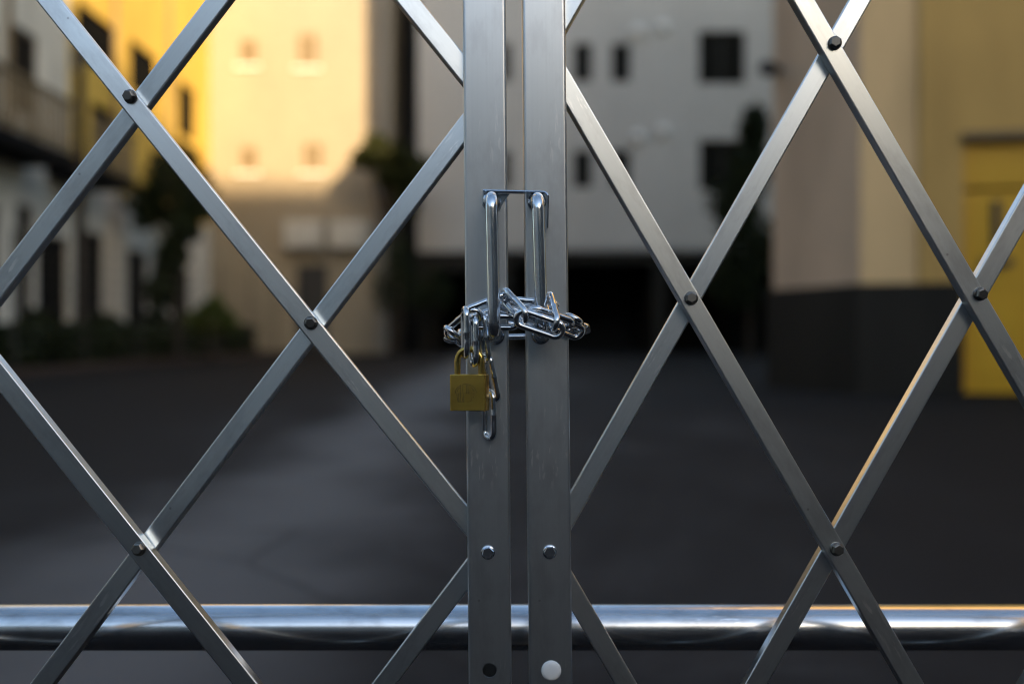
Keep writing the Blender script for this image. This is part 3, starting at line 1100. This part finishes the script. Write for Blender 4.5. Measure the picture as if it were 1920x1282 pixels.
# hinged flat latch lying over both handles
lz = P(905, 361.5, PF).z
xa, xb = P(905.5, 0, 0.92).x, P(1028, 0, 0.92).x
zr = P(0, 363, PF).z
lt_pts = [(xa, lz)]
n_ = 8
rr_ = 0.0055
path2 = [(xa, lz + 0.0002), (xa + 0.004, lz)]
path2 += [(xb - rr_, zr - 0.0004)]
for k in range(1, n_ + 1):
    t_ = math.pi / 2 * k / n_
    path2.append((xb - rr_ + rr_ * math.sin(t_), zr - 0.0004 - rr_ + rr_ * math.cos(t_)))
path2.append((xb - 0.0008, zr - 0.034))
m = MB()
th = 0.0011
up_, dn_ = [], []
for k, (x_, z_) in enumerate(path2):
    x0_, z0_ = path2[max(k - 1, 0)]
    x1_, z1_ = path2[min(k + 1, len(path2) - 1)]
    d_ = Vector((x1_ - x0_, z1_ - z0_)).normalized()
    nn = Vector((-d_.y, d_.x)) * th / 2
    up_.append((x_ + nn.x, z_ + nn.y))
    dn_.append((x_ - nn.x, z_ - nn.y))
ya, yb_ = PF - 0.0165, PF - 0.0012
prof = up_ + dn_[::-1]
np_ = len(prof)
vsx = [(p[0], ya + (0.0008 if k < len(up_) else 0), p[1]) for k, p in enumerate(prof)] + [(p[0], yb_, p[1]) for p in prof]
m.add(vsx, [(k, (k + 1) % np_, np_ + (k + 1) % np_, np_ + k) for k in range(np_)])
nu = len(up_)
for off in (0, np_):
    m.add(vsx[off:off + np_], [(k, k + 1, np_ - 2 - k, np_ - 1 - k) for k in range(nu - 1)])
# upright ear of the latch, turning on the handle's leg
ear = [(xa + 0.001, lz - 0.0008), (lt.x + 0.0165, lz - 0.0012), (lt.x + 0.0105, lt.z - 0.001), (lt.x + 0.007, lt.z - 0.009), (lt.x - 0.004, lt.z - 0.0105), (lt.x - 0.009, lt.z - 0.004)]
ve = [(p[0], y_, p[1]) for y_ in (PF - 0.0012, PF - 0.0003) for p in ear]
ne = len(ear)
m.add(ve, [tuple(range(ne)), tuple(reversed(range(ne, 2 * ne)))] + [(k, (k + 1) % ne, ne + (k + 1) % ne, ne + k) for k in range(ne)])
m.build('latch', M_CHROME, lg)

# right leaf
rg = root('folding_gate', 'right leaf of the aluminium lattice gate, with white plug low on its post', 'gate', (P(1026, 641, PF).x, PF, 0), 'gate leaves')
make_post(1019.5, 1033.0, rg)


def joint_r(k, i):
    y = 563 - 4 * k + 473.5 * (i - 2)
    x = 1019 + 0.0109 * y + k * (272.8 - 0.0037 * y)
    return P(x, y, JD)


def joint_r_shift(k, i):
    return joint_r(k, i - 1)


lattice(rg, lambda k, i: joint_r(k, i - 1), (0, 5), 5, 9)
fp = joint_r(5, 2)
MB().prism(rrect(0.04, 0.04, 0.003), 0.0, 1.42, frame(Vector((0, 0, 1)), Vector((1, 0, 0)), Vector((0, 1, 0)), Vector((fp.x + 0.024, 0.962, 0.0)))).build('hinge_post', M_POST, rg)
c = P(1031, 1034, PF)
hexbolt(frame(Vector((1, 0, 0)), Vector((0, 0, 1)), Vector((0, -1, 0)), Vector((c.x, PF, c.z))), M_CHROME, 'bolt', rg, rot=0.05)
c = P(1033.5, 1256, PF)
MB().lathe([(0.0093, 0.0), (0.0093, 0.0008), (0.0086, 0.0019), (0.0066, 0.0027), (0.0035, 0.0031), (0.0, 0.0032)], frame(Vector((1, 0, 0)), Vector((0, 0, 1)), Vector((0, -1, 0)), Vector((c.x, PF - 0.0002, c.z))), 32).build('plug', M_NYLON, rg)
rt, rbm = P(1006.5, 379, PF), P(1014, 628, PF)
h2 = MB().tube(handle_path(rt, rbm, STAND), 0.0058, 24).build('handle', M_CHROME, rg)
washer(rt, h2)
washer(rbm, h2)

# ------------------------------------------------------------------ chain
LW, LL, WR = 0.0192, 0.0485, 0.00282
_m = MB()
rc = LW / 2 - WR
hs = LL / 2 - LW / 2
path = []
for k in range(13):
    t_ = -math.pi / 2 + math.pi * k / 12
    path.append((hs + rc * math.cos(t_), rc * math.sin(t_), 0))
path += [(hs * s, rc, 0) for s in (0.5, 0.16)]
seam = len(path)
path += [(hs * s, rc, 0) for s in (0.05, -0.05, -0.16, -0.5)]
for k in range(13):
    t_ = math.pi / 2 + math.pi * k / 12
    path.append((-hs + rc * math.cos(t_), rc * math.sin(t_), 0))
path += [(hs * s, -rc, 0) for s in (-0.5, 0.0, 0.5)]
rads = [WR] * len(path)
rads[seam] = rads[seam + 1] = WR * 1.10     # welded seam
_m.tube(path, rads, 14, closed=True)
LINK_ME = _m.mesh('link')
LINK_ME.materials.append(M_CHAIN)

chain = root('chain', 'bright zinc chain wrapped round both gate handles and posts', 'chain', P(960, 600, PF))


def chain_link(p1, h1_, p2, h2_, roll):
    """link between two photo points standing h metres out from the posts"""
    a_ = P(p1[0], p1[1], PF - h1_)
    b_ = P(p2[0], p2[1], PF - h2_)
    ex = (b_ - a_).normalized()
    w0 = ex.cross(Vector((0, 1, 0)))
    if w0.length < 1e-3:
        w0 = Vector((0, 0, 1))
    w0.normalize()
    n0 = ex.cross(w0).normalized()
    w = w0 * math.cos(R(roll)) + n0 * math.sin(R(roll))
    nz = ex.cross(w).normalized()
    return link('link', LINK_ME, None, chain, frame(ex, w, nz, (a_ + b_) / 2))


mm = 0.001
LINKS = [
    ((872, 576), 27 * mm, (873, 671), 27 * mm, 76),        # two hanging on the shackle
    ((889, 592), 22 * mm, (889, 687), 24 * mm, 74),
    ((868, 592), 19 * mm, (958, 557), 14 * mm, 52),        # rising to the left handle
    ((940, 547), 14 * mm, (990, 602), 50 * mm, 52),        # over the gap
    ((966, 592), 45 * mm, (1057, 623), 46 * mm, 10),       # front link, face on
    ((1025, 553), 16 * mm, (1043, 617), 54 * mm, 62),      # round the right handle
    ((986, 579), 42 * mm, (1078, 612), 22 * mm, 58),
    ((1032, 601), 22 * mm, (1084, 624), 2 * mm, 30),
    ((1074, 594), 14 * mm, (1085, 620), -28 * mm, 60),
    ((1086, 611), -16 * mm, (1090, 622), -58 * mm, 40),
    ((848, 627), 2 * mm, (890, 590), 20 * mm, 26),
    ((845, 621), 8 * mm, (864, 645), -26 * mm, 70),
    ((848, 631), -12 * mm, (858, 637), -56 * mm, 30),
    ((880, 603), 12 * mm, (972, 604), 12 * mm, 40),
    ((930, 575), 6 * mm, (1006, 607), 6 * mm, 55),
    ((955, 566), 8 * mm, (1045, 574), 8 * mm, 68),
    ((903, 588), 13 * mm, (911, 678), 12 * mm, 62),        # free tail
    ((911, 664), 11 * mm, (929, 752), 9 * mm, 58),
    ((916, 732), 8 * mm, (918, 823), 8 * mm, 50),
]
for L_ in LINKS:
    chain_link(*L_)
# run of links behind the posts
xs_ = [858, 930, 1000]
for i, x_ in enumerate(xs_):
    chain_link((x_, 622 - i * 2), -56 * mm, (x_ + 90, 620 - i * 2), -56 * mm, 20 if i % 2 else 100)

# ------------------------------------------------------------------ padlock
pk = root('padlock', 'small brass padlock with engraved emblem hanging from the chain', 'padlock', P(880, 702, PF - 0.024))
YAW = R(-14)
pd = PF - 0.024
pcx = P(880.5, 735.5, pd)
exv = Vector((math.cos(YAW), math.sin(YAW), 0))
eyv = Vector((-math.sin(YAW), math.cos(YAW), 0))
tilt = R(-0.5)
Mp = frame(exv, eyv, Vector((0, 0, 1)), pcx) @ Matrix.Rotation(tilt, 4, 'Y')
pw, ph, pt = 0.0338, 0.0330, 0.0135
m = MB()
# body: rounded vertical edges, small chamfer top and bottom
for (k0, z0, k1, z1) in ((0.0006, -ph / 2, 0.0, -ph / 2 + 0.0006), (0.0, -ph / 2 + 0.0006, 0.0, ph / 2 - 0.0006), (0.0, ph / 2 - 0.0006, 0.0006, ph / 2)):
    ra = [Vector((p[0], p[1], z0)) for p in rrect(pw - 2 * k0, pt - 2 * k0, 0.0016, 4)]
    rb_ = [Vector((p[0], p[1], z1)) for p in rrect(pw - 2 * k1, pt - 2 * k1, 0.0016, 4)]
    n = len(ra)
    m.add(ra + rb_, [(k, (k + 1) % n, n + (k + 1) % n, n + k) for k in range(n)])
ra = [Vector((p[0], p[1], -ph / 2)) for p in rrect(pw - 0.0012, pt - 0.0012, 0.0012, 4)]
m.add(ra, [tuple(reversed(range(len(ra))))])
ra = [Vector((p[0], p[1], ph / 2)) for p in rrect(pw - 0.0012, pt - 0.0012, 0.0012, 4)]
m.add(ra, [tuple(range(len(ra)))])
body = m.build('body', M_BRASS, pk, Mp)
sr = 0.0113
zt = ph / 2 + 0.0150
pts = [(-sr, 0, ph / 2 - 0.004), (-sr, 0, zt - 0.004)]
for k in range(17):
    t_ = math.pi - math.pi * k / 16
    pts.append((sr * math.cos(t_), 0, zt - 0.003 + sr * 0.98 * math.sin(t_)))
pts += [(sr, 0, zt - 0.004), (sr, 0, ph / 2 - 0.004)]
MB().tube(pts, 0.0029, 16).build('shackle', M_BRASS2, pk, Mp)


# engraved oval emblem with its upright strokes
def E(u, v):
    """emblem point from the enlarged photo (u, v) to the padlock's face"""
    return Vector(((u - 625) / 1346 * 84 * 0.000484, -pt / 2 - 0.00001, (640 - v) / 1282 * 80 * 0.000484))


em = MB()
strokes = []
cx_, cy_, rx_, ry_ = 575, 655, 330, 275
arc = lambda a0, a1, rx, ry, n=14: [(cx_ + rx * math.cos(R(a0 + (a1 - a0) * k / n)), cy_ - ry * math.sin(R(a0 + (a1 - a0) * k / n))) for k in range(n + 1)]
strokes.append(arc(182, 116, rx_, ry_))
strokes.append(arc(98, 2, rx_, ry_))
strokes.append(arc(55, 4, rx_ - 70, ry_ - 60))
strokes.append(arc(170, 128, rx_ - 50, ry_ - 45))
strokes += [[(415, 405), (410, 700), (395, 900)], [(480, 385), (480, 660)], [(600, 385), (600, 660)], [(480, 385), (600, 385)], [(480, 660), (830, 660)],
            [(640, 395), (655, 660)], [(510, 680), (512, 925)], [(350, 665), (350, 895)], [(250, 660), (400, 662)], [(300, 905), (510, 908)],
            [(465, 790), (465, 905)], [(610, 905), (690, 900)], [(740, 770), (740, 890)], [(690, 900), (740, 885)], [(800, 690), (880, 690)],
            [(290, 690), (320, 880)], [(790, 720), (830, 800)]]
for s in strokes:
    em.tube([E(*p) for p in s], 0.00021, 6)
em.build('emblem', M_ENGRAVE, body, Mp)
